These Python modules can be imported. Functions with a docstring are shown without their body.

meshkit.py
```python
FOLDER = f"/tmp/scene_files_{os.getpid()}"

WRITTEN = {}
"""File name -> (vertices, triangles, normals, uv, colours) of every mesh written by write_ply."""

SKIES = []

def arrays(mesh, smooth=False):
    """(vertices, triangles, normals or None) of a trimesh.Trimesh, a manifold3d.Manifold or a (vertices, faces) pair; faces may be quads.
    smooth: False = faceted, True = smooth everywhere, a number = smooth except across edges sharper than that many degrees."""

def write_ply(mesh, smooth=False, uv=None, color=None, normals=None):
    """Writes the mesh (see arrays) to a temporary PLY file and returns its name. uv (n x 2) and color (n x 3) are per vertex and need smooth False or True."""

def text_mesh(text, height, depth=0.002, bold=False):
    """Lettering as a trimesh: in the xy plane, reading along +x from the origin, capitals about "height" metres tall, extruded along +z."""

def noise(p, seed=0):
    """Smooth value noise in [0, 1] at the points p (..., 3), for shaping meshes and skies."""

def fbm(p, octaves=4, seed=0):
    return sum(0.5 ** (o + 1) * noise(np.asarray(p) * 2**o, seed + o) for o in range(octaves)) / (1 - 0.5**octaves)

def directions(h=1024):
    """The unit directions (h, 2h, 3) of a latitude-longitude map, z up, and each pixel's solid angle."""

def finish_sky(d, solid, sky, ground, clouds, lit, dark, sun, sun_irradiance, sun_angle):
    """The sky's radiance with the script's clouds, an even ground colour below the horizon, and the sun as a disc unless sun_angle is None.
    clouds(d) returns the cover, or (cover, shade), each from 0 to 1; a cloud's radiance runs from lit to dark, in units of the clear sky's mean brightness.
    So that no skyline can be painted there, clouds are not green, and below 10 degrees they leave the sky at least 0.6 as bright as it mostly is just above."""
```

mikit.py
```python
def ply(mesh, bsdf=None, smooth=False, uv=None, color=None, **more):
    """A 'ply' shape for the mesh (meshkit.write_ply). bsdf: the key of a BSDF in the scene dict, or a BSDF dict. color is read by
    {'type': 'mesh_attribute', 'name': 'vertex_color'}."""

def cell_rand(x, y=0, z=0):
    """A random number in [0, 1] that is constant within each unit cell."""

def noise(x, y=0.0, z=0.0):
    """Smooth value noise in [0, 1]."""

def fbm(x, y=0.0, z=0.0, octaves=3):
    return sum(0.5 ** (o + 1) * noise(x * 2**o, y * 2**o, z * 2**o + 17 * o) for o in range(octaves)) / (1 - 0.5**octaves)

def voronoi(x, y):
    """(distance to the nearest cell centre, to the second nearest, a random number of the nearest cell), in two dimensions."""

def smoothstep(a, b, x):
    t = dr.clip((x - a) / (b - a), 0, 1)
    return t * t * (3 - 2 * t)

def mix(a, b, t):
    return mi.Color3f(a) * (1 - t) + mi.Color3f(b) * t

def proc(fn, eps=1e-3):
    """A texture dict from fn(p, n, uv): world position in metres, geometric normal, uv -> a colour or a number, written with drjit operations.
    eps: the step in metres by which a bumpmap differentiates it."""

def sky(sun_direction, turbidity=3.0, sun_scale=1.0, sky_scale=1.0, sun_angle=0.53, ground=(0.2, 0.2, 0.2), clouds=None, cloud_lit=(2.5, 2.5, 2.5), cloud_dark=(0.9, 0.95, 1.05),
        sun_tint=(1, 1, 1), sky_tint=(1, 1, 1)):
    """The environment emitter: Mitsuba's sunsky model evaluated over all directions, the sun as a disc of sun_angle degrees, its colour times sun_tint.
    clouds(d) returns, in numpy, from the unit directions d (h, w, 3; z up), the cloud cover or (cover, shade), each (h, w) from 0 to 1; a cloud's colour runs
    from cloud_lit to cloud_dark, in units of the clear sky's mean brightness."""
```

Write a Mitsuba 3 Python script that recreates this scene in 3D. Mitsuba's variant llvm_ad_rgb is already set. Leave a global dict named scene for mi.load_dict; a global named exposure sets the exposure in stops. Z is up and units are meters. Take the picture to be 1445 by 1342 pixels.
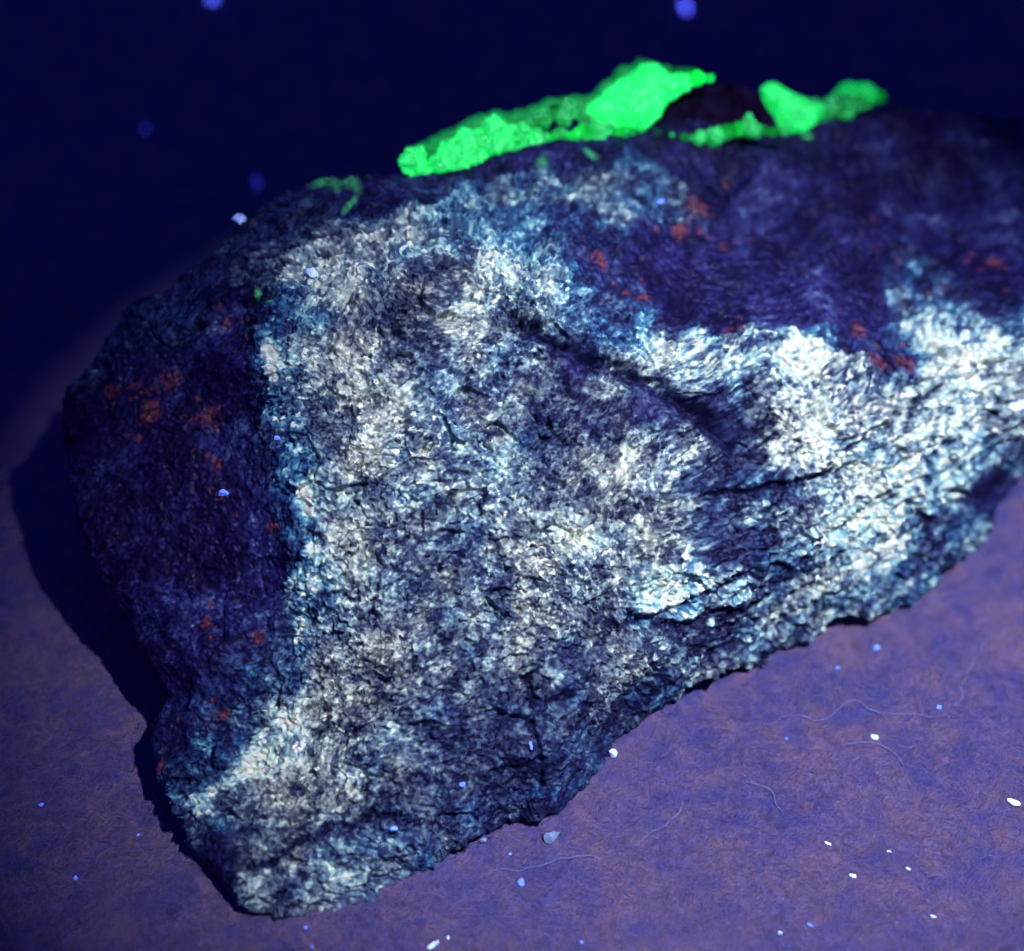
import math
import numpy as np
import mitsuba as mi
import mikit
from mikit import ply
from scipy.ndimage import map_coordinates
from scipy.spatial import Delaunay, cKDTree
from shapely.geometry import Polygon, Point
import shapely

T = mi.ScalarTransform4f
scene, labels = {}, {}

# ------------------------------------------------------------------ camera
PITCH = math.radians(48.0)
TPP = 0.0003932                       # tangent of the view angle per photograph pixel
FOCUS = 0.2215
CAM_H = 0.193
C = np.array([0.0, -0.26 * math.cos(PITCH), CAM_H])
FWD = np.array([0.0, math.cos(PITCH), -math.sin(PITCH)])
RGT = np.array([1.0, 0.0, 0.0])
UPV = np.cross(RGT, FWD)
scene['camera'] = {
    'type': 'thinlens', 'fov': 2 * math.degrees(math.atan(722.5 * TPP)), 'fov_axis': 'x',
    'aperture_radius': 0.0034, 'focus_distance': FOCUS, 'near_clip': 0.005, 'far_clip': 20.0,
    'to_world': T().look_at(origin=C.tolist(), target=(C + FWD).tolist(), up=UPV.tolist())}

# ------------------------------------------------------------------ light
exposure = 0.12
LAMP = C + RGT * 0.115 + UPV * 0.145 + FWD * -0.055
LAMP_AIM = np.array([0.0265, -0.0305, 0.0])
LAMP_RGB = np.array([0.60, 0.68, 1.10])
LAMP_POWER = 0.92
rl = np.random.default_rng(5)
for i, (a, b) in enumerate(((0.0, 0.0035), (0.003, -0.002), (-0.003, -0.002))):
    o = LAMP + RGT * a + UPV * b
    scene['torch_beam_%03d' % (i + 1)] = {
        'type': 'spot', 'to_world': T().look_at(origin=o.tolist(), target=LAMP_AIM.tolist(), up=[0, 0, 1]),
        'cutoff_angle': 15.3, 'beam_width': 7.8,
        'intensity': {'type': 'rgb', 'value': (LAMP_RGB * LAMP_POWER / 3).tolist()}}
scene['ambient_fill'] = {'type': 'constant', 'radiance': {'type': 'rgb', 'value': [0.016, 0.020, 0.30]}}  # even blue fill, stands in for lens veil and bounced torch light

# ------------------------------------------------------------------ helpers
GRIDS = {}


def nz(p, size, seed=0, order=1):
    """smooth noise in about [-1, 1]; size is the feature size in metres (number or one per axis)"""
    if seed not in GRIDS:
        GRIDS[seed] = np.random.default_rng(1000 + seed).uniform(-1, 1, (48, 48, 48)).astype(np.float32)
    q = (np.asarray(p) / size + 1000.37 + seed * 3.1).T
    if order == 1:
        f = np.floor(q)
        t = q - f
        q = f + t * t * (3 - 2 * t)
        return map_coordinates(GRIDS[seed], q, order=1, mode='grid-wrap', prefilter=False)
    return map_coordinates(GRIDS[seed], q, order=3, mode='grid-wrap', prefilter=False) * 2.0


def fb(p, size, octaves=4, seed=0, gain=0.5):
    out, amp, tot = 0, 1.0, 0
    for o in range(octaves):
        out = out + amp * nz(p, size / 2 ** o, seed + o)
        tot += amp
        amp *= gain
    return out / tot


def sstep(a, b, x):
    t = np.clip((x - a) / (b - a), 0, 1)
    return t * t * (3 - 2 * t)


def ray(px, py):
    return FWD + RGT * ((px - 722.5) * TPP) - UPV * ((py - 671.0) * TPP)


def at_depth(px, py, d):
    return C + ray(px, py) * d


def at_height(px, py, z):
    r = ray(px, py)
    return C + r * ((z - CAM_H) / r[2])


def vnormals(V, F):
    n = np.zeros_like(V)
    fn = np.cross(V[F[:, 1]] - V[F[:, 0]], V[F[:, 2]] - V[F[:, 0]])
    for k in range(3):
        for c in range(3):
            n[:, c] += np.bincount(F[:, k], fn[:, c], len(V))
    return n / np.maximum(np.linalg.norm(n, axis=1, keepdims=True), 1e-20)


def refine(V, F, target, rounds=12, attr=None):
    """conforming subdivision: every edge longer than target is halved; attr is carried along, target may be a function of it"""
    A = np.zeros((len(V), 1)) if attr is None else attr
    for _ in range(rounds):
        E = np.sort(np.vstack([F[:, [0, 1]], F[:, [1, 2]], F[:, [2, 0]]]), axis=1)
        key = E[:, 0].astype(np.int64) * len(V) + E[:, 1]
        u, inv = np.unique(key, return_inverse=True)
        a, b = u // len(V), u % len(V)
        mid = (V[a] + V[b]) / 2
        amid = (A[a] + A[b]) / 2
        cut = np.linalg.norm(V[a] - V[b], axis=1) > (target(amid) if callable(target) else target)
        if not cut.any():
            break
        idx = np.full(len(u), -1)
        idx[cut] = len(V) + np.arange(cut.sum())
        m = idx[inv].reshape(3, -1).T
        V, A = np.vstack([V, mid[cut]]), np.vstack([A, amid[cut]])
        n = (m >= 0).sum(1)
        out = [F[n == 0]]
        f, k = F[n == 3], m[n == 3]
        out += [np.stack([f[:, 0], k[:, 0], k[:, 2]], 1), np.stack([k[:, 0], f[:, 1], k[:, 1]], 1),
                np.stack([k[:, 2], k[:, 1], f[:, 2]], 1), k]
        for r in range(3):
            o = [r, (r + 1) % 3, (r + 2) % 3]
            s = (n == 1) & (m[:, r] >= 0)
            f, k = F[s][:, o], m[s][:, r]
            out += [np.stack([f[:, 0], k, f[:, 2]], 1), np.stack([k, f[:, 1], f[:, 2]], 1)]
            s = (n == 2) & (m[:, r] < 0)          # edges o1-o2 and o2-o0 are cut
            f, k1, k2 = F[s][:, o], m[s][:, o[1]], m[s][:, o[2]]
            out += [np.stack([k2, k1, f[:, 2]], 1), np.stack([f[:, 0], f[:, 1], k1], 1), np.stack([f[:, 0], k1, k2], 1)]
        F = np.vstack(out)
    return (V, F) if attr is None else (V, F, A)


def smooth(V, F, rounds, lam=0.5, fixed=None):
    E = np.unique(np.sort(np.vstack([F[:, [0, 1]], F[:, [1, 2]], F[:, [2, 0]]]), axis=1), axis=0)
    deg = np.bincount(E.ravel(), minlength=len(V))[:, None]
    for _ in range(rounds):
        s = np.zeros_like(V)
        for c in range(3):
            s[:, c] = np.bincount(E[:, 0], V[E[:, 1], c], len(V)) + np.bincount(E[:, 1], V[E[:, 0], c], len(V))
        d = s / deg - V
        if fixed is not None:
            d[fixed] = 0
        V = V + lam * d
    return V


def pillow(outline, front, back):
    """closed solid from a ring of points and the points of its near and its far side; each is (px, py, position)"""
    ring = np.array([o[:2] for o in outline], float)
    poly = Polygon(ring)
    pos = [o[2] for o in outline] + [f[2] for f in front] + [b[2] for b in back]
    n, nf = len(outline), len(front)
    faces = []
    for extra, base, flip in ((front, n, False), (back, n + nf, True)):
        pts = np.vstack([ring] + [np.array([e[:2] for e in extra], float).reshape(-1, 2)])
        ids = np.concatenate([np.arange(n), base + np.arange(len(extra))])
        tri = Delaunay(pts).simplices
        keep = shapely.contains_xy(poly, *pts[tri].mean(1).T)
        tri = tri[keep]
        d = pts[tri]
        cw = np.cross(d[:, 1] - d[:, 0], d[:, 2] - d[:, 0]) > 0     # y runs downwards
        tri[cw] = tri[cw][:, ::-1]
        if flip:
            tri = tri[:, ::-1]
        faces.append(ids[tri])
    return np.array(pos), np.vstack(faces)


def project(P):
    d = P - C
    w = d @ FWD
    return d @ RGT / w / TPP + 722.5, -(d @ UPV) / w / TPP + 671.0, w


# ------------------------------------------------------------------ materials
def vcol(rough=0.8, spec=0.3):
    return {'type': 'twosided', 'b': {'type': 'principled', 'base_color': {'type': 'mesh_attribute', 'name': 'vertex_color'},
                                      'roughness': rough, 'specular': spec}}


scene['stone_material'] = vcol(0.5, 0.12)
scene['chip_material'] = vcol(0.9, 0.0)
scene['fibre_material'] = vcol(0.8, 0.2)
scene['glow_stone_material'] = vcol(0.4, 0.4)

# ------------------------------------------------------------------ the cloth
rc = np.random.default_rng(11)


def cloth_tone(P, seed=40):
    """0 = blue violet, 1 = russet"""
    a = fb(P, 0.0035, 3, seed) * 0.9 + nz(P, 0.0011, seed + 5) * 0.35
    return np.clip(0.5 + 0.75 * a, 0, 1)


def cloth_height(P):
    q = P * [1, 1, 0]
    return 0.00015 * fb(q, 0.006, 2, 50) + 0.00005 * nz(q, 0.0006, 54) + 0.0004 * nz(q, 0.02, 55)


def graded(lo, hi, fine_lo, fine_hi, step):
    mid = np.arange(fine_lo, fine_hi, step)
    out = np.geomspace(step, hi - mid[-1], 40) + mid[-1]
    left = mid[0] - np.geomspace(step, mid[0] - lo, 40)
    return np.concatenate([left[::-1], mid, out])


gx = graded(-2.0, 2.0, -0.095, 0.095, 0.00042)
gy = graded(-1.5, 3.0, -0.065, 0.075, 0.00042)
X, Y = np.meshgrid(gx, gy)
V = np.stack([X.ravel(), Y.ravel(), np.zeros(X.size)], 1)
V[:, 2] = cloth_height(V)
i = np.arange(X.size).reshape(X.shape)
F = np.vstack([np.stack([i[:-1, :-1].ravel(), i[:-1, 1:].ravel(), i[1:, 1:].ravel()], 1),
               np.stack([i[:-1, :-1].ravel(), i[1:, 1:].ravel(), i[1:, :-1].ravel()], 1)])
CLOTH_BLUE, CLOTH_RUST = np.array([0.041, 0.038, 0.116]), np.array([0.132, 0.077, 0.094])


def cloth_colour(p, n, uv):
    x, y = p.x, p.y
    wx = x + 0.0009 * (mikit.noise(x / 0.0016, y / 0.0016, 3.0) - 0.5)
    wy = y + 0.0009 * (mikit.noise(x / 0.0016, y / 0.0016, 9.0) - 0.5)
    t = 0.55 * mikit.fbm(wx / 0.0030, wy / 0.0030, 1.0, 3) + 0.45 * mikit.fbm(wx / 0.0009, wy / 0.0009, 5.0, 4)
    t = mikit.smoothstep(0.18, 0.84, t)
    g = 0.5 * mikit.noise((wx + wy) / 0.00045, (wx - wy) / 0.00013, 2.0) + 0.5 * mikit.noise((wx - 0.6 * wy) / 0.00013, (0.6 * wx + wy) / 0.00045, 7.0)
    return mikit.mix(CLOTH_BLUE.tolist(), CLOTH_RUST.tolist(), t) * (0.3 + 1.4 * g)


scene['felt_material'] = {'type': 'twosided', 'b': {'type': 'principled', 'base_color': mikit.proc(cloth_colour), 'roughness': 0.95, 'specular': 0.05}}
scene['cloth'] = ply((V, F), 'felt_material', smooth=True)
labels['cloth'] = {'label': 'purple brown felt cloth that the rock lies on', 'category': 'cloth', 'kind': 'structure'}


def tubes(paths, radii, sides=3):
    """paths (n, k, 3) -> one mesh of thin tubes"""
    n, k, _ = paths.shape
    tan = np.gradient(paths, axis=1)
    tan /= np.linalg.norm(tan, axis=2, keepdims=True) + 1e-12
    up = np.array([0.13, 0.21, 0.97])
    s = np.cross(tan, up)
    s /= np.linalg.norm(s, axis=2, keepdims=True) + 1e-12
    b = np.cross(s, tan)
    prof = np.sin(np.linspace(0.25, math.pi - 0.25, k)) ** 0.5
    rings = []
    for j in range(sides):
        a = 2 * math.pi * j / sides
        rings.append(paths + (math.cos(a) * s + math.sin(a) * b) * (radii[:, None] * prof[None])[..., None])
    V = np.stack(rings, 2).reshape(-1, 3)
    base = (np.arange(n)[:, None, None] * k + np.arange(k - 1)[None, :, None]) * sides
    j = np.arange(sides)[None, None, :]
    a, b2 = base + j, base + (j + 1) % sides
    c, d = a + sides, b2 + sides
    F = np.concatenate([np.stack([a, d, b2], -1).reshape(-1, 3), np.stack([a, c, d], -1).reshape(-1, 3)])
    return V, F


N_FIB = 64000
xy = []
while len(xy) < N_FIB:
    px, py = rc.uniform(-60, 1505), 1400 - 1150 * rc.uniform() ** 1.7
    w = at_height(px, py, 0)
    xy.append(w[:2])
xy = np.array(xy)
K = 4
ang = -0.55 + rc.normal(0, 0.8, N_FIB)
curl = rc.normal(0, 0.28, N_FIB)
length = rc.uniform(0.0008, 0.0030, N_FIB)
paths = np.zeros((N_FIB, K, 3))
cur = np.stack([xy[:, 0], xy[:, 1], rc.uniform(0.0, 0.00018, N_FIB)], 1)
lift = rc.gamma(1.3, 0.00011, N_FIB)
for k in range(K):
    paths[:, k] = cur
    paths[:, k, 2] += lift * math.sin(math.pi * k / (K - 1))
    a = ang + curl * (k - 1.5) + rc.normal(0, 0.15, N_FIB)
    cur = cur + np.stack([np.cos(a), np.sin(a), np.zeros(N_FIB)], 1) * (length / (K - 1))[:, None]
flat = paths.reshape(-1, 3)
flat[:, 2] += cloth_height(flat)
FV, FF = tubes(paths, rc.uniform(0.000012, 0.000024, N_FIB))
ft = np.clip(cloth_tone(np.stack([xy[:, 0], xy[:, 1], np.zeros(N_FIB)], 1)) + rc.normal(0, 0.22, N_FIB), 0, 1)[:, None]
fc = (np.array([0.056, 0.056, 0.160]) * (1 - ft) + np.array([0.160, 0.108, 0.135]) * ft) * rc.choice([0.5, 0.8, 1.1, 1.6], (N_FIB, 1))
scene['cloth__fibre'] = ply((FV, FF), 'fibre_material', smooth=True, color=np.clip(np.repeat(fc, K * 3, 0), 0, 1))
labels['cloth__fibre'] = {'label': 'fine matted felt fibres', 'kind': 'stuff'}

# ------------------------------------------------------------------ the rock
H, D = at_height, at_depth
OUT_H = [(350, 1290, .0012), (400, 1297, .0008), (480, 1292, .0003), (540, 1268, 0), (600, 1225, 0), (660, 1190, .0022), (720, 1165, .0008),
         (760, 1160, .0022), (800, 1140, .0004), (850, 1090, 0), (870, 1055, 0), (930, 1005, .0010), (1000, 965, .0034), (1060, 945, .0014),
         (1130, 915, .0004), (1200, 882, .0028), (1280, 860, .0008), (1330, 815, .002), (1390, 770, .003), (1425, 700, .006), (1450, 650, .008)]
OUT_D = [(1520, 600, .258), (1600, 520, .262), (1680, 400, .27), (1660, 260, .276), (1560, 175, .275), (1445, 157, .270), (1340, 152, .266),
         (1245, 150, .262), (1180, 150, .259), (1080, 152, .255), (980, 166, .251), (900, 188, .247), (800, 202, .243), (720, 214, .241),
         (660, 234, .2395), (570, 244, .2385), (520, 247, .238), (440, 252, .238), (390, 265, .238), (340, 308, .237), (310, 350, .237),
         (250, 385, .236), (190, 430, .2355), (150, 470, .235), (140, 500, .235), (100, 545, .236), (93, 585, .236), (98, 650, .233),
         (108, 710, .2305), (135, 800, .2290), (190, 900, .2262), (238, 975, .2235), (206, 1042, .2215), (213, 1105, .2190), (243, 1150, .2165), (258, 1182, .2162), (276, 1214, .2168), (300, 1246, .2163), (326, 1278, .2150)]
FRONT = [(430, 440, .2225), (395, 520, .221), (412, 620, .2195), (420, 720, .219), (432, 820, .2185), (420, 930, .218), (380, 1040, .2165),
         (330, 1120, .2155), (306, 1160, .2150), (322, 1212, .2118), (342, 1262, .2112), (312, 1120, .2155), (550, 500, .2215), (700, 520, .2225), (600, 700, .219), (760, 700, .220), (600, 900, .2175),
         (750, 900, .219), (500, 1100, .2155), (650, 1080, .2165), (780, 1050, .218), (420, 1200, .2132), (520, 1200, .2142), (900, 650, .2225),
         (900, 800, .2215), (900, 930, .2235), (1000, 700, .2255), (1050, 800, .226), (1050, 900, .231), (1150, 600, .228), (1150, 750, .230),
         (1250, 700, .233), (1250, 800, .238), (1350, 600, .236), (1350, 700, .241), (1430, 550, .239), (1430, 620, .244), (480, 400, .2245),
         (560, 370, .2245), (650, 350, .225), (760, 390, .225), (820, 450, .2245), (930, 500, .226), (1040, 500, .229), (1140, 490, .231),
         (1250, 530, .233), (1340, 510, .235), (1440, 460, .238), (440, 320, .232), (560, 300, .2315), (700, 280, .235), (850, 280, .239),
         (1000, 280, .245), (1150, 300, .250), (1300, 280, .258), (1420, 250, .262), (1000, 400, .236), (1150, 400, .242), (1300, 400, .247),
         (1430, 380, .248), (880, 380, .232), (1550, 450, .252), (1580, 320, .266),
         (250, 480, .231), (320, 420, .230), (200, 560, .2315), (300, 600, .2275), (180, 700, .2285), (280, 760, .2255), (340, 700, .2235),
         (250, 880, .2235), (340, 880, .2215), (300, 980, .2200), (260, 1080, .2180), (330, 1020, .2185)]
BACK = [(300, 560), (250, 760), (330, 980), (420, 500), (600, 420), (900, 400), (1200, 400), (1500, 420), (1000, 600), (700, 700),
        (500, 900), (600, 1100), (1200, 700), (1400, 600), (340, 1130), (420, 1230), (1050, 850), (900, 900), (230, 640)]
outline = [(x, y, H(x, y, z - .0004)) for x, y, z in OUT_H] + [(x, y, D(x, y, d)) for x, y, d in OUT_D]
V, F = pillow(outline, [(x, y, D(x, y, d)) for x, y, d in FRONT], [(x, y, H(x, y, -.0012)) for x, y in BACK])
V, F = refine(V, F, 0.0016)
V = smooth(V, F, 3, 0.5)
BASE_V, BASE_N = V.copy(), vnormals(V, F)
# points of the visible side, looked up by pixel
bx_, by_, bw_ = project(BASE_V)
vis_ = (BASE_N * (C - BASE_V)).sum(1) > 0
vt_ = cKDTree(np.stack([bx_[vis_], by_[vis_]], 1))
VISV = BASE_V[vis_]


def on_rock(px, py):
    """the point of the rock's visible side seen at this pixel of the photograph, from its coarse shape"""
    d, k = vt_.query([px, py], k=3)
    w = 1 / (d + 1)
    depth = ((VISV[k] - C) @ FWD * w).sum() / w.sum()
    return at_depth(px, py, depth)


face_ = (BASE_N * (C - BASE_V)).sum(1) / np.linalg.norm(C - BASE_V, axis=1)
seen_ = (face_ > -0.12) & (bx_ > -40) & (bx_ < 1500) & (by_ > 60) & (by_ < 1380)
V, F, A = refine(V, F, lambda a: np.where(a[:, 3] > 0, 0.00023, 0.0009), attr=np.hstack([smooth(BASE_N, F, 4), seen_[:, None]]))
N = A[:, :3] / np.linalg.norm(A[:, :3], axis=1, keepdims=True)
P0 = V.copy()
FA = RGT * 0.86 + UPV * 0.5          # foliation runs up to the right
FA /= np.linalg.norm(FA)
FN = np.cross(FWD, FA)
FN /= np.linalg.norm(FN)
warp = np.stack([nz(P0, 0.012, 70 + c) for c in range(3)], 1) * 0.0016
Q = np.stack([(P0 + warp) @ FA, (P0 + warp) @ FN, (P0 + warp) @ np.cross(FA, FN)], 1)
QS = Q / [1.9, 1.0, 1.0]             # stretched along the foliation
fol = (sstep(0.018, 0.036, P0[:, 0] + 0.004 * nz(P0, 0.01, 76)) * 0.85 + 0.1)[:, None]
QM = Q * (1 - fol) + QS * fol

# --- mineral tones, with undercut and crack shade painted in: (px, py, paleness, blueness of the pale grains)
ZONES = """380 270 .2 .9;470 270 .18 .9;560 270 .2 1;650 270 .5 .8;750 275 .55 .7;850 275 .55 .6;920 280 .4 .8;1040 270 .15 .9;1150 270 .1 1;1300 270 .07 1;1430 270 .07 1
600 250 .12 1;700 235 .1 1;800 220 .1 1;950 210 .12 1;1100 190 .1 1;1300 190 .07 1;1430 190 .07 1;330 320 .26 .9;420 330 .28 .7;500 330 .65 .5;560 335 .6 .6;650 330 .55 .9;750 330 .5 .9;830 330 .25 1;920 330 .13 1;1050 330 .12 1;1200 330 .1 1;1350 330 .13 1;1440 330 .15 1
200 400 .24 1;280 390 .2 .9;370 385 .36 .7;440 390 .75 .4;520 385 .72 .5;600 400 .5 .2;680 390 .85 .4;760 390 .65 .7;850 390 .2 1;950 390 .13 1;1100 390 .14 1;1200 390 .11 1;1290 395 .3 .9;1400 390 .14 .9
160 450 .28 .9;230 450 .24 .9;320 460 .13 .8;390 450 .4 1;440 450 .55 .8;500 450 .6 .1;580 440 .4 .2;660 450 .72 .3;740 450 .55 .5;800 440 .5 .7;870 450 .35 1;950 450 .15 1;1060 450 .14 1;1200 450 .1 1;1310 450 .55 .9;1370 430 .2 .9;1440 450 .34 .9
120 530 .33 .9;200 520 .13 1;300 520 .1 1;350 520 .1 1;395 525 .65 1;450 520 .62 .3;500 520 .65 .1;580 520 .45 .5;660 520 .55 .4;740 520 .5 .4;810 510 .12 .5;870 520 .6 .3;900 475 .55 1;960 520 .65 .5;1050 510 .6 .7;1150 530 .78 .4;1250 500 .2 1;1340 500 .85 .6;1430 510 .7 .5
110 580 .2 .9;200 580 .13 1;300 580 .13 1;360 580 .2 1;402 580 .75 .9;450 580 .5 .2;520 580 .7 .1;600 580 .65 .5;680 580 .6 .3;760 570 .48 .4;840 575 .3 .5;920 575 .16 .5;1000 590 .2 .5;1060 565 .4 .4;1140 580 .85 .3;1230 575 .75 .3;1330 580 .7 .5;1430 575 .7 .5
110 640 .1 1;200 640 .11 1;300 640 .12 1;370 640 .2 1;410 640 .4 1;460 640 .5 .3;530 640 .75 .2;600 640 .65 .5;680 640 .6 .5;760 640 .38 .5;840 650 .6 .2;900 640 .6 .3;960 640 .65 .3;1030 640 .25 .5;1120 630 .85 .4;1180 640 .75 .5;1260 640 .7 .6;1350 640 .6 .6;1420 640 .42 .7
130 710 .1 1;220 700 .09 1;300 700 .09 1;370 700 .14 1;420 705 .5 1;460 700 .5 .2;540 700 .55 .3;620 700 .6 .4;680 700 .65 .2;760 700 .5 .4;840 700 .55 .4;900 700 .5 .3;1000 700 .28 .6;1060 700 .5 .7;1120 700 .25 .5;1190 700 .72 .7;1250 700 .85 .6;1320 700 .6 .7;1400 700 .16 .8
150 770 .1 1;250 760 .11 1;350 760 .11 1;430 760 .35 1;480 760 .6 .1;560 760 .55 .3;640 760 .5 .4;730 760 .6 .2;830 770 .88 .2;880 760 .6 .3;940 760 .6 .2;1020 760 .23 .6;1100 760 .38 .6;1170 760 .7 .6;1240 760 .72 .7;1310 760 .33 .8;1380 760 .45 .8
180 830 .1 1;280 820 .11 1;370 820 .1 1;440 820 .68 1;500 820 .6 .2;600 820 .55 .4;700 820 .55 .3;780 820 .6 .3;860 825 .5 .3;905 835 .75 .9;960 830 .9 .9;1020 820 .65 .8;1100 820 .42 .7;1180 820 .6 .5;1260 820 .35 .9;1340 800 .35 .9
220 890 .11 1;320 880 .13 1;385 880 .2 1;432 880 .5 .9;500 880 .55 .1;600 880 .55 .3;700 880 .55 .3;780 880 .6 .1;870 880 .42 .4;980 885 .3 .5;1060 870 .38 .6;1130 870 .5 .5;1190 860 .42 .7;240 940 .14 1;330 940 .2 1;400 940 .45 .8;470 940 .6 .1;560 940 .55 .2;660 940 .5 .4;760 940 .5 .4;850 940 .42 .4;930 940 .42 .6;1000 930 .5 .5;1060 920 .4 .6;1120 900 .42 .6
240 1000 .18 1;320 1000 .25 1;380 1000 .5 .6;450 1000 .55 .1;540 1000 .5 .2;640 1000 .4 .4;740 1000 .33 .5;840 1000 .38 .6;920 985 .33 .7;230 1060 .18 1;300 1060 .4 1;385 1055 .95 .5;450 1060 .6 .2;540 1060 .5 .3;620 1060 .35 .4;700 1060 .28 .5;780 1060 .3 .6;850 1050 .3 .7;260 1120 .5 1;330 1110 .4 .5;400 1120 .55 .1;480 1120 .55 .3;560 1120 .4 .4;640 1120 .34 .6;720 1120 .34 .7;790 1110 .28 .7
268 1168 .6 .9;284 1200 .04 .3;296 1180 .1 .5;304 1232 .04 .3;322 1262 .04 .3;350 1180 .5 .2;420 1180 .55 .3;500 1180 .55 .5;580 1180 .42 .6;650 1170 .36 .7;370 1240 .6 .4;450 1250 .55 .4;520 1240 .5 .6;590 1215 .4 .8"""
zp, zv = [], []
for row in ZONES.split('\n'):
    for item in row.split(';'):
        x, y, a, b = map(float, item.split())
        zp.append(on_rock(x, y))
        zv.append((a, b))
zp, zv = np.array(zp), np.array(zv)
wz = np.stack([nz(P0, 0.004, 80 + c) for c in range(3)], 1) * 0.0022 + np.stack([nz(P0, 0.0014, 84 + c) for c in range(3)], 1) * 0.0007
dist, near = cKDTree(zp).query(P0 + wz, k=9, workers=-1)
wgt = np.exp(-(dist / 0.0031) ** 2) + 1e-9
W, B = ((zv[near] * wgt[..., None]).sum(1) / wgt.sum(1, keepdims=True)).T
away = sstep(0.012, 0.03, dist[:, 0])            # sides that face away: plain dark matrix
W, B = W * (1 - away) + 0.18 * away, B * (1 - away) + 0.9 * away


def segs(points):
    return np.array([on_rock(x, y) for x, y in points])


def poly_dist(P, pts):
    best, side = np.full(len(P), 9.0), np.zeros(len(P))
    for a, b in zip(pts[:-1], pts[1:]):
        ab = b - a
        t = np.clip((P - a) @ ab / (ab @ ab), 0, 1)
        d = P - a - t[:, None] * ab
        l = np.linalg.norm(d, axis=1)
        s = d @ np.cross(ab / np.linalg.norm(ab), FWD)
        side = np.where(l < best, s, side)
        best = np.minimum(best, l)
    return best, side


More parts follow.
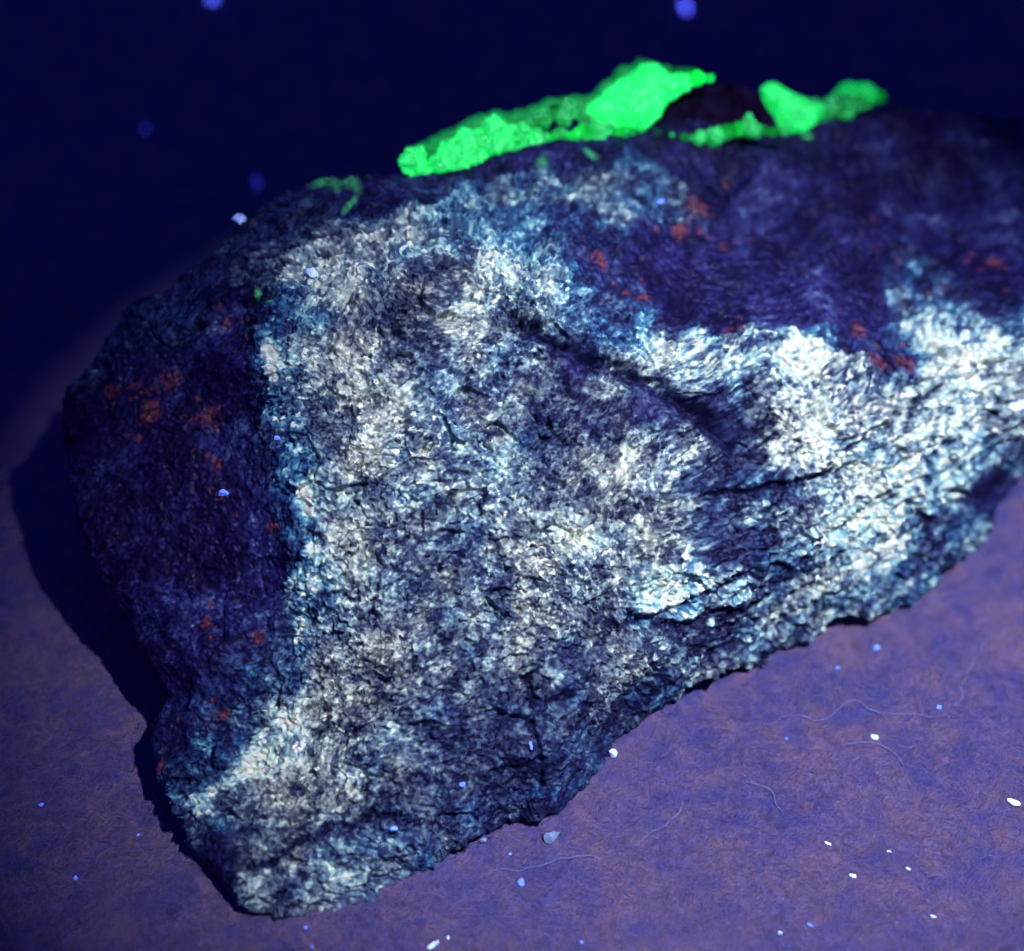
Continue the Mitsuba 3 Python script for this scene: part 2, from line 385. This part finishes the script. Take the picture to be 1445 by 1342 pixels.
# --- relief
pale = sstep(0.08, 0.5, W)
disp = 0.0011 * fb(P0, 0.016, 2, 1) + 0.0006 * fb(P0, 0.006, 2, 5)
ridged = 1 - np.abs(fb(QS * [1.4, 1, 1], 0.0050, 4, 10, 0.6)) * 2.6
disp += 0.00050 * ridged * (0.35 + 0.65 * pale)
disp += 0.00036 * fb(P0, 0.0017, 3, 15, 0.6)
GROOVES = [([(735, 452), (790, 490), (850, 520), (905, 535), (960, 570), (1030, 620)], 0.0010, 0.0014),
           ([(1060, 560), (1030, 590), (1060, 620)], 0.0007, 0.0006),
           ([(1000, 700), (1090, 690), (1150, 675), (1195, 655)], 0.0006, 0.0011),
           ([(870, 885), (950, 860), (1040, 815), (1100, 800)], 0.0006, 0.0009),
           ([(880, 865), (960, 885), (1060, 850)], 0.0007, 0.0007),
           ([(345, 1225), (385, 1215), (420, 1185), (480, 1165), (560, 1150)], 0.0006, 0.0007),
           ([(740, 960), (755, 990), (800, 985)], 0.0006, 0.0006),
           ([(630, 665), (665, 670)], 0.0003, 0.0004), ([(672, 715), (674, 730)], 0.00025, 0.0007),
           ([(455, 840), (520, 845), (530, 880)], 0.00035, 0.0004),
           ([(360, 395), (440, 365), (520, 345)], 0.0004, 0.0006), ([(340, 380), (430, 345), (510, 320)], 0.0004, 0.0006),
           ([(250, 480), (320, 440), (390, 420)], 0.0007, 0.0009), ([(1290, 405), (1360, 340)], 0.0006, 0.0008),
           ([(1190, 640), (1300, 560), (1440, 490)], 0.0004, 0.0006), ([(1250, 690), (1340, 620), (1440, 560)], 0.0004, 0.0006)]
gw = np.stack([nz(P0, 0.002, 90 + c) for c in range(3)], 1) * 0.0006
groove_shade = np.zeros(len(P0))
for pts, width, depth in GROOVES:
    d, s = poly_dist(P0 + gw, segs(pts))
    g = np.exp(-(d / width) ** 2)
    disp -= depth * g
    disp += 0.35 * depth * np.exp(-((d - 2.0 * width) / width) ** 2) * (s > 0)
    groove_shade = np.maximum(groove_shade, g)

lay = (Q[:, 1] / 0.0026 + 0.8 * nz(P0, 0.012, 150) + 0.25 * nz(P0, 0.003, 151)) % 1.0
disp += 0.0007 * (lay ** 1.5 - 0.4) * fol[:, 0] * sstep(0.2, 0.5, W) * sstep(-0.3, 0.4, nz(QS, 0.008, 152))

# --- crystal grains, each with its own tone and tilt
rg = np.random.default_rng(21)


def grains(size, stretch, tilt, seed):
    r = np.random.default_rng(seed)
    S = Q / [stretch, 1, 1]
    lo = np.floor(S / size).astype(np.int64)
    cells = np.unique(lo, axis=0)
    seeds = (cells + r.uniform(0, 1, cells.shape)) * size
    dd, k = cKDTree(seeds).query(S, k=2, workers=-1)
    tone = r.uniform(0, 1, len(seeds))
    slope = r.normal(0, tilt, seeds.shape)
    return tone[k[:, 0]], ((S - seeds[k[:, 0]]) * slope[k[:, 0]]).sum(1), (dd[:, 1] - dd[:, 0]) / size


t0, h0, e0 = grains(0.0038, 1.3, 0.22, 30)
t1, h1, e1 = grains(0.0009, 1.35, 0.30, 31)
t2, h2, e2 = grains(0.00044, 1.2, 0.5, 32)
disp += (0.3 + 0.7 * pale) * (0.8 * h0 * sstep(0.0, 0.1, e0) + 0.00035 * (t0 - .5))
disp += (0.25 + 0.75 * pale) * (h1 + 0.8 * h2)
disp += (0.00016 * (t1 - .5) + 0.00009 * (t2 - .5)) * (0.3 + 0.7 * pale)
disp += 0.00007 * nz(P0, 0.00045, 95)
V = P0 + N * disp[:, None]

# --- colour: a ramp of mineral tones, dark matrix to pale grains, in a warm and a cold variety, plus painted shade and sparkle
def lin(c):
    c = np.array(c, float) / 255
    return np.where(c < 0.04045, c / 12.92, ((c + 0.055) / 1.055) ** 2.4)


TINT = np.array([0.93, 1.05, 1.70]) * 1.2
RV = [-0.25, 0.0, 0.25, 0.5, 0.75, 1.0, 1.25]
WARM = lin([(18, 17, 50), (36, 41, 76), (80, 89, 108), (138, 147, 154), (188, 200, 200), (230, 244, 236), (252, 255, 252)]) / TINT
COLD = lin([(14, 14, 58), (26, 36, 88), (38, 70, 124), (62, 122, 166), (140, 196, 210), (214, 248, 244), (250, 255, 255)]) / TINT
MATRIX = lin([(14, 9, 50), (25, 18, 75), (40, 38, 106), (62, 76, 134), (128, 140, 176), (200, 210, 226), (240, 250, 250)]) / TINT
frac = fb(QM, 0.0017, 4, 100, 1.0)
frac = frac / frac.std()
fine = 0.7 * (t2 - .5) * 3.4 + 0.3 * (t1 - .5) * 3.4
cloud = fb(P0, 0.006, 2, 108)
cloud = cloud / cloud.std()
amp = 0.145 + (0.025 + 0.08 * sstep(0.012, 0.03, P0[:, 0])) * pale
RIDGE = segs([(392, 480), (398, 540), (404, 600), (424, 690), (436, 780), (438, 860), (424, 930), (388, 1030), (330, 1105), (272, 1165)])
rd = poly_dist(P0 + wz * 0.8, RIDGE)[0]
stripe = np.exp(-(rd / 0.0013) ** 2) * sstep(-0.35, 0.5, nz(P0, 0.0035, 115))
W = np.clip(W + 0.62 * stripe, 0, 1)
B = np.clip(B + 0.4 * stripe, 0, 1)
v = (W - 0.5) * 1.4 + 0.37 - 0.09 * np.clip(1 - B - stripe, 0, 1) + 0.10 * sstep(0.0, 0.035, P0[:, 0]) - 0.05 + amp * (1.0 * frac + 0.75 * fine + 0.35 * cloud) - 0.5 * groove_shade  # last term paints crease shade into the colour, along with dark mineral bands
spark = sstep(0.86, 0.92, t2) * sstep(0.45, 0.8, W) * sstep(0.3, 0.6, v)  # sparkle highlights painted in as near white grains
pl_ = 1 - sstep(0.12, 0.32, W)
right = sstep(0.004, 0.02, P0[:, 0]) * 0.8 + 0.2
spark = np.maximum(spark, right * sstep(0.80, 0.86, t1) * sstep(0.28, 0.5, W) * sstep(0.05, 0.2, e1) * (0.3 + 0.7 * sstep(-0.1, 0.4, nz(P0, 0.004, 117))))
v = v * (1 - pl_) + (-0.01 + 0.20 * (0.7 * frac + 0.7 * fine + 0.6 * cloud)) * pl_
v = np.clip(v + 0.22 * stripe * sstep(0.3, 0.7, t1) + 0.85 * spark * (0.25 + 0.75 * sstep(0.2, 0.7, t2)), -0.25, 1.25)
cold = np.clip(B + 0.35 * nz(P0, 0.003, 112), 0, 1)[:, None]
def ramp(table):
    return np.stack([np.interp(v, RV, table[:, c]) for c in range(3)], 1)


cold = np.maximum(cold, 0.9 * stripe[:, None])
plain = (1 - sstep(0.12, 0.32, W))[:, None]
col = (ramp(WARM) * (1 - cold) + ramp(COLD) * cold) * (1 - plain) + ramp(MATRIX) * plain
col *= 1 - (sstep(0.9, 1.2, v) * (0.42 * (1 - t2) + 0.12 * (1 - nz(P0, 0.0003, 118))))[:, None]
RUST = [(165, 550, 16), (195, 545, 10), (240, 540, 20), (300, 590, 24), (305, 665, 11), (985, 295, 20), (960, 325, 16), (845, 370, 14), (1020, 345, 12),
        (1265, 370, 12), (1210, 475, 16), (1230, 510, 22), (1270, 515, 18), (385, 740, 14), (365, 900, 12), (225, 1085, 14), (1400, 375, 14),
        (210, 590, 22), (290, 885, 12), (320, 455, 12), (905, 425, 14), (1035, 470, 14), (1330, 440, 10), (320, 1005, 10), (1310, 420, 12), (880, 410, 10)]
rr = np.random.default_rng(77)
for x, y, r in list(RUST):                       # a scatter of small grains round each larger one
    RUST += [(x + rr.normal(0, 30), y + rr.normal(0, 26), rr.uniform(3, 7)) for _ in range(6)]
rd_, rk_ = cKDTree(np.array([on_rock(x, y) for x, y, r in RUST])).query(P0 + wz * 0.35, k=3, workers=-1)
rust = (1 - sstep(0.35, 1.25, rd_ / (np.array([r for x, y, r in RUST])[rk_] * 0.0000865))).max(1)
rust = (rust * sstep(0.15, 0.55, 0.55 * t2 + 0.45 * t1) * (1 - 0.7 * sstep(0.25, 0.45, W)))[:, None]
col = col * (1 - rust) + np.array([0.12, 0.028, 0.030]) * (0.3 + 1.1 * t2[:, None]) * rust
GREEN = [(450, 262, 26), (495, 268, 18), (470, 268, 18), (497, 286, 14), (530, 258, 14), (392, 425, 14), (366, 418, 10), (760, 232, 18), (830, 222, 14), (1140, 185, 14)]
gre = np.zeros(len(P0))
for x, y, r in GREEN:
    d = np.linalg.norm(P0 + wz * 0.6 - on_rock(x, y), axis=1)
    gre = np.maximum(gre, np.exp(-(d / (r * 0.0000865)) ** 2))
gre = (sstep(0.25, 0.75, gre) * (0.25 + 0.75 * t2))[:, None]
col = col * (1 - gre) + np.array([0.06, 0.42, 0.10]) * gre
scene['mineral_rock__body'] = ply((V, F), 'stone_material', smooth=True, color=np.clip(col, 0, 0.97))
labels['mineral_rock'] = {'label': 'dark rough rock with pale sparkling front face and green glowing crust on its top', 'category': 'rock'}

# ------------------------------------------------------------------ the green crust on the rock's top edge
def glow(rgb):
    return {'type': 'area', 'radiance': {'type': 'rgb', 'value': list(rgb)}}


def crust(name, ring, depth, thick, lumps, seed, label, tone=1.0, emit=0.5, bump=0.0009, edge=0.0002, tint=(0.07, 0.92, 0.14)):
    """a knobbly slab: outline in photograph pixels, its depth (number or function of px) and thickness in metres"""
    dep = depth if callable(depth) else (lambda x: depth)
    pts = np.array(ring, float)
    poly = Polygon(pts)
    inner = []
    r = np.random.default_rng(seed)
    x0, y0, x1, y1 = poly.bounds
    inset = poly.buffer(-7)
    for x in np.arange(x0, x1, 14):
        for y in np.arange(y0, y1, 14):
            a, b = x + r.uniform(-4, 4), y + r.uniform(-4, 4)
            if inset.contains(Point(a, b)):
                inner.append((a, b))
    dist_ = lambda a, b: poly.exterior.distance(Point(a, b)) * 0.0000865
    prof = lambda a, b: thick * math.sqrt(min(1.0, dist_(a, b) / thick * 0.9))
    o = [(x, y, D(x, y, dep(x))) for x, y in ring]
    Vc, Fc = pillow(o, [(x, y, D(x, y, dep(x) - prof(x, y))) for x, y in inner], [(x, y, D(x, y, dep(x) + prof(x, y))) for x, y in inner])
    Vc, Fc = refine(Vc, Fc, edge)
    Vc = smooth(Vc, Fc, 8)
    Nc = vnormals(Vc, Fc)
    # botryoidal knobs
    k = r.choice(len(Vc), min(lumps, len(Vc)), replace=False)
    sd = Vc[k]
    d, j = cKDTree(sd).query(Vc, k=2)
    R = np.sqrt(0.9 * len(Vc) / lumps) * edge * 0.42
    knob = np.clip(1 - d[:, 0] / (R * 1.7), 0, 1) ** 0.7
    hgt = bump * (0.3 + 1.1 * r.uniform(0, 1, len(sd))[j[:, 0]]) * knob
    Vn = Vc + Nc * (hgt - 0.4 * bump + 0.9 * bump * fb(Vc, 0.0014, 4, 120 + seed, 0.7))[:, None]
    vein = sstep(0.0, 0.22, np.abs(fb(Vc, 0.0021, 3, 160 + seed)))
    t = np.clip((0.35 + 0.55 * knob + 0.55 * fb(Vc, 0.0016, 4, 130 + seed, 0.7)) * (0.45 + 0.55 * vein), 0.06, 1.05)[:, None]
    colr = np.array(tint) * t * tone
    shape = ply((Vn, Fc), 'glow_stone_material' if emit else 'chip_material', smooth=True, color=np.clip(colr, 0, 0.97))
    if emit:
        shape['emitter'] = {'type': 'area', 'radiance': {'type': 'rgb', 'value': [0.003 * emit, 0.62 * emit, 0.09 * emit]}}
    scene[name] = shape
    if label:
        labels[name] = {'label': label}


def blobs(circles, step=5.0):
    """outline of a bunch of round knobs, given as circles in photograph pixels"""
    g = shapely.union_all([Point(x, y).buffer(r) for x, y, r in circles]).buffer(3).buffer(-3)
    if g.geom_type != 'Polygon':
        g = max(g.geoms, key=lambda q: q.area)
    n = int(g.exterior.length / step)
    return [g.exterior.interpolate(k / n, normalized=True).coords[0] for k in range(n)]


dl = lambda x: 0.2385 + (x - 570) * 0.0000245
GC = 'mineral_rock__green_crust'
crust(GC, blobs([(585, 230, 19), (600, 238, 12), (625, 234, 14), (650, 232, 14), (638, 208, 15), (660, 208, 19), (690, 192, 25), (706, 206, 20),
      (675, 228, 18), (572, 240, 9), (715, 190, 13), (655, 190, 10)]), dl, 0.0024, 46, 3, 'knobby bright green glowing lump at the left end of the crust', 1.0, 0.75, 0.0011)
crust(GC + '_001', blobs([(832, 166, 14), (850, 158, 22), (872, 150, 30), (900, 140, 40), (918, 112, 24), (940, 122, 22), (958, 116, 16), (982, 110, 13), (1002, 110, 8),
      (905, 165, 18), (885, 172, 14)]), 0.2465, 0.0024, 12, 4, 'tallest smooth slab of bright green glowing crust', 1.0, 1.25, 0.0006)
crust(GC + '_002', [(1072, 122), (1082, 116), (1100, 118), (1118, 128), (1142, 140), (1170, 150), (1164, 168), (1138, 180), (1118, 186), (1104, 184), (1090, 162), (1078, 142)],
      0.2545, 0.0024, 14, 5, 'bright green glowing lump right of the dark nodule', 1.0, 0.9, 0.0007)
crust(GC + '_003', blobs([(926, 190, 8), (945, 193, 8), (965, 194, 8), (985, 194, 10), (1005, 193, 12), (1025, 187, 13), (1042, 183, 12), (1060, 178, 13), (1072, 184, 10), (1090, 186, 9), (1108, 186, 8)]),
      0.2478, 0.0015, 26, 6, 'thin broken strip of green crust under the dark nodule', 0.9, 0.26, 0.0010)
crust(GC + '_004', blobs([(726, 202, 14), (745, 198, 13), (760, 198, 14), (790, 194, 15), (820, 191, 15), (850, 189, 14), (880, 188, 13), (905, 190, 12), (926, 196, 9),
      (738, 182, 11)]), dl, 0.0020, 70, 8, 'long low band of paler green crust along the rock edge', 0.9, 0.5, 0.0010)
crust(GC + '_005', blobs([(735, 178, 11), (750, 168, 11), (765, 162, 12), (782, 157, 12), (800, 152, 14), (818, 158, 12), (830, 170, 12), (800, 172, 9), (770, 176, 8)]), 0.2455, 0.0014, 24, 9,
      'dim arched ridge of green crust above the low band', 0.6, 0.2, 0.0007)
crust(GC + '_006', [(1118, 128), (1140, 140), (1165, 138), (1185, 128), (1215, 140), (1240, 142), (1232, 152), (1205, 162), (1170, 172), (1135, 184), (1112, 184), (1110, 150)],
      0.2575, 0.0016, 40, 10, 'duller green crust between the two right lumps', 0.6, 0.2, 0.0007)
crust(GC + '_007', blobs([(1184, 136, 10), (1200, 134, 16), (1220, 132, 17), (1240, 137, 11)]), 0.2695, 0.0022, 14, 11,
      'rearmost blurred green lump at the right end', 0.9, 0.6, 0.0008)
crust(GC + '_008', [q for q in Polygon([(560, 228), (572, 206), (600, 198), (622, 186), (648, 172), (676, 156), (700, 150), (724, 158), (750, 146), (778, 134), (805, 130), (828, 132), (852, 112), (876, 94),
      (900, 80), (925, 76), (950, 90), (985, 92), (1015, 98), (1000, 112), (950, 120), (900, 130), (860, 150), (820, 170), (760, 176), (700, 200), (640, 220), (590, 240)]).buffer(-5).exterior.coords[:-1:2]],
      0.263, 0.0014, 90, 12, 'dim green crust added farther back, shaped for the blurred glow halo', 0.5, 0.30, 0.0006)  # rear ribbon added to give the crust its soft halo
crust('mineral_rock__dark_nodule', [(922, 186), (930, 160), (940, 144), (962, 131), (996, 117), (1020, 112), (1052, 120), (1072, 132), (1082, 148), (1094, 168), (1106, 186), (1070, 186),
      (1040, 188), (1010, 196), (970, 200), (940, 200)], 0.2515, 0.0018, 9, 7, 'dark angular chip framed by the green crust', 1.0, 0, 0.0003, 0.0003, (0.014, 0.006, 0.022))

# ------------------------------------------------------------------ dust, crumbs and lint
import trimesh
scene['speck_blue'] = {'type': 'principled', 'base_color': {'type': 'rgb', 'value': [0.22, 0.36, 0.97]}, 'roughness': 0.4}
scene['speck_white'] = {'type': 'principled', 'base_color': {'type': 'rgb', 'value': [0.72, 0.86, 0.95]}, 'roughness': 0.4}
scene['lint_pale'] = {'type': 'twosided', 'b': {'type': 'principled', 'base_color': {'type': 'rgb', 'value': [0.20, 0.22, 0.30]}, 'roughness': 0.7}}


def chip(pos, size, angle, seed, flat=0.6):
    m = trimesh.creation.icosphere(subdivisions=3)
    v = m.vertices.copy()
    r = np.random.default_rng(seed)
    for _ in range(7):
        n = r.normal(size=3)
        n /= np.linalg.norm(n)
        h = r.uniform(0.45, 0.8)
        v -= np.maximum(v @ n - h, 0)[:, None] * n
    v *= 1 + 0.3 * fb(v * 0.001 + seed, 0.0007, 3, 170)[:, None]
    v *= [size[0] / 2, size[1] / 2, min(size) / 2 * flat]
    c, s = math.cos(angle), math.sin(angle)
    v[:, :2] = v[:, :2] @ np.array([[c, s], [-s, c]])
    return (v + pos, m.faces)


PXM = 0.0000865
SPECKS = [  # px, py, long and short size in px, angle in degrees, material, label
    (1235, 1040, 15, 11, -30, 'speck_white', 'bright bluish white speck in the middle of the cloth right of the rock'),
    (1432, 1133, 24, 12, -20, 'speck_white', 'bright flake on the cloth at the right edge'),
    (1237, 913, 13, 12, 0, 'speck_blue', 'blurred blue speck on the cloth closest to the lower right side of the rock'),
    (735, 1245, 11, 15, 10, 'speck_blue', 'oval blue speck on the cloth below the middle of the rock'),
    (611, 1334, 24, 13, 30, 'speck_white', 'long bright flake on the cloth at the bottom edge'),
    (1168, 1190, 11, 6, -30, 'speck_white', 'small pale flake on the cloth left of a smaller white speck'),
    (1203, 1236, 11, 7, -30, 'speck_white', 'small white flake in the lower right of the cloth'),
    (1317, 1293, 9, 5, -20, 'speck_white', 'small white grain on the cloth near the lower right corner'),
    (1143, 1306, 10, 6, -40, 'speck_blue', 'small blue grain on the cloth near the bottom edge'),
    (1101, 1317, 7, 6, 0, 'speck_white', 'tiny white grain beside a blue grain near the bottom edge'),
    (632, 1323, 5, 8, 0, 'speck_white', 'tiny pale grain just above the long flake at the bottom edge'),
    (719, 1206, 7, 6, 0, 'speck_blue', 'small faint grain on the cloth above the oval blue speck'),
    (1325, 998, 9, 9, 0, 'speck_blue', 'faint blue grain near the long pale lint fibre'),
    (1182, 942, 8, 8, 0, 'speck_blue', 'faint blurred grain on the cloth under the rock edge'),
    (1110, 1041, 7, 6, 0, 'speck_blue', 'faint grain on the cloth left of the bright bluish speck'),
    (1255, 1203, 9, 5, -10, 'speck_white', 'faint thin flake on the cloth right of the small white flake'),
    (1282, 1227, 9, 5, -30, 'speck_white', 'faint long grain on the cloth right of the thin flake'),
    (820, 1330, 6, 6, 0, 'speck_blue', 'tiny blue grain at the bottom edge below the rock'),
    (106, 1238, 8, 7, 0, 'speck_blue', 'tiny pale grain on the cloth left of the shadow, the lower one'),
    (57, 1134, 9, 6, 20, 'speck_blue', 'tiny pale grain on the cloth left of the shadow, the upper one'),
    (195, 1178, 8, 6, 20, 'speck_blue', 'faint grain on the cloth beside the rock shadow'),
    (432, 1310, 8, 7, 0, 'speck_blue', 'faint grain on the cloth just below the bottom tip of the rock'),
    (440, 1336, 6, 6, 0, 'speck_blue', 'small grain at the bottom edge below the tip of the rock'),
]
cloth_group = 'dust specks on the cloth'
n_speck = 0


def speck_key(name):
    k, n = name, 0
    while k in scene:
        n += 1
        k = '%s_%03d' % (name, n)
    return k


for i, (px, py, a, b, ang_, m, lab) in enumerate(SPECKS):
    p = H(px, py, 0.0003)
    p[2] = cloth_height(p[None])[0] + 0.0002
    k = speck_key('dust_speck')
    scene[k] = ply(chip(p, (0.95 * a * PXM, 0.9 * b * PXM), math.radians(ang_), 200 + i, 0.9), m)
    labels[k] = {'label': lab, 'category': 'dust speck', 'group': cloth_group}

tree_final = cKDTree(V)
fx, fy, fw = project(V)
sel = (N * (C - V)).sum(1) > 0
ftree = cKDTree(np.stack([fx[sel], fy[sel]], 1))
VS, NS = V[sel], N[sel]
for i, (px, py, a, b, ang_, m, lab) in enumerate([
        (316, 697, 18, 12, 10, 'speck_blue', 'bright blue speck on the dark left face of the rock'),
        (392, 617, 12, 10, 0, 'speck_blue', 'blue speck beside the pale band at the left ridge of the rock'),
        (932, 286, 16, 9, 20, 'speck_blue', 'blue speck high on the dark top of the rock'),
        (748, 1051, 9, 14, 20, 'speck_blue', 'blue speck on the lower middle of the rock face'),
        (653, 1106, 11, 9, 30, 'speck_blue', 'small blue speck low on the rock face'),
        (557, 1168, 14, 10, 30, 'speck_blue', 'blue white speck near the bottom of the rock face'),
        (443, 388, 20, 18, 0, 'speck_white', 'round white grain at the upper left of the pale face'),
        (1428, 570, 32, 26, 20, 'speck_white', 'large white grain at the right edge of the rock'),
        (340, 312, 20, 22, 0, 'speck_white', 'blurred pale grain on the upper left rim of the rock')]):
    j = ftree.query([px, py])[1]
    k = speck_key('bright_speck')
    scene[k] = ply(chip(VS[j] + NS[j] * b * PXM * 0.2, (a * PXM, b * PXM), math.radians(ang_), 300 + i, 0.8), m)
    labels[k] = {'label': lab, 'category': 'speck', 'group': 'bright specks on the rock'}

# far specks, glowing under the ultraviolet lamp, out of focus behind the rock
for px, py, a, lab, e in [(300, -2, 16, 'blurred glowing blue speck far behind the rock at the upper left', 1.5),
                          (968, 10, 15, 'blurred glowing blue speck far behind the rock above the green crust', 1.8),
                          (206, 183, 12, 'faint blurred speck far behind the rock at the left', 0.06),
                          (362, 258, 15, 'faint blurred speck just behind the upper left rim of the rock', 0.06)]:
    p = H(px, py, 0.0008)
    k = speck_key('glowing_speck')
    s = ply(chip(p, (a * PXM * 1.0, a * PXM * 3.2), 0.15, 400 + int(px), 0.9), 'speck_blue')
    s['emitter'] = glow((0.12 * e, 0.16 * e, 1.5 * e))
    scene[k] = s
    labels[k] = {'label': lab, 'category': 'dust speck'}

# crumbs broken off the rock
for i, (px, py, a, b, lab) in enumerate([(778, 1181, 26, 18, 'pale grey crumb of stone on the cloth below the rock'),
                                         (865, 1063, 15, 14, 'small white crumb of stone at the lower edge of the rock'),
                                         (682, 1186, 10, 8, 'tiny grey crumb of stone by the lower edge of the rock')]):
    k = speck_key('stone_crumb')
    p = H(px, py, 0.0006)
    scene[k] = ply(chip(p, (a * PXM, b * PXM), 0.5, 500 + i, 0.9), 'speck_white' if i == 1 else 'crumb_grey')
    labels[k] = {'label': lab, 'category': 'crumb'}
scene['crumb_grey'] = {'type': 'principled', 'base_color': {'type': 'rgb', 'value': [0.16, 0.20, 0.25]}, 'roughness': 0.6}

# single lint fibres lying on the cloth
for pts, lab in [([(1092, 1022), (1130, 1012), (1160, 1016), (1190, 993), (1210, 987), (1226, 996), (1250, 1008), (1300, 1010), (1342, 1013)],
                  'long wavy pale lint fibre lying on the cloth right of the rock'),
                 ([(1347, 1000), (1356, 978), (1363, 950), (1378, 925), (1396, 905)], 'pale lint fibre curving up the cloth at the right'),
                 ([(1050, 1100), (1080, 1112), (1094, 1126), (1108, 1150)], 'short pale lint fibre in the middle of the cloth'),
                 ([(1195, 1054), (1225, 1049), (1250, 1056), (1275, 1080)], 'faint bent lint fibre below the bright bluish speck'),
                 ([(905, 1185), (940, 1160), (958, 1145), (962, 1128)], 'faint lint fibre on the cloth left of the middle'),
                 ([(700, 1228), (770, 1222), (812, 1208), (850, 1214)], 'thin lint fibre on the cloth below the rock')]:
    a = np.array([H(x, y, 0.0005) for x, y in pts])
    tt = np.linspace(0, len(a) - 1, 8 * len(a))
    from scipy.interpolate import CubicSpline
    path = CubicSpline(np.arange(len(a)), a)(tt)
    path[:, 2] = cloth_height(path) + 0.0005
    path[:, :2] += np.stack([nz(path, 0.0016, 140), nz(path, 0.0016, 141)], 1) * 0.0004
    LV, LF = tubes(path[None], np.array([0.000042]), 6)
    k = speck_key('lint_fibre')
    scene[k] = ply((LV, LF), 'lint_pale', smooth=True)
    labels[k] = {'label': lab, 'category': 'lint'}
print('rock triangles', len(F), 'fibre triangles', len(FF))
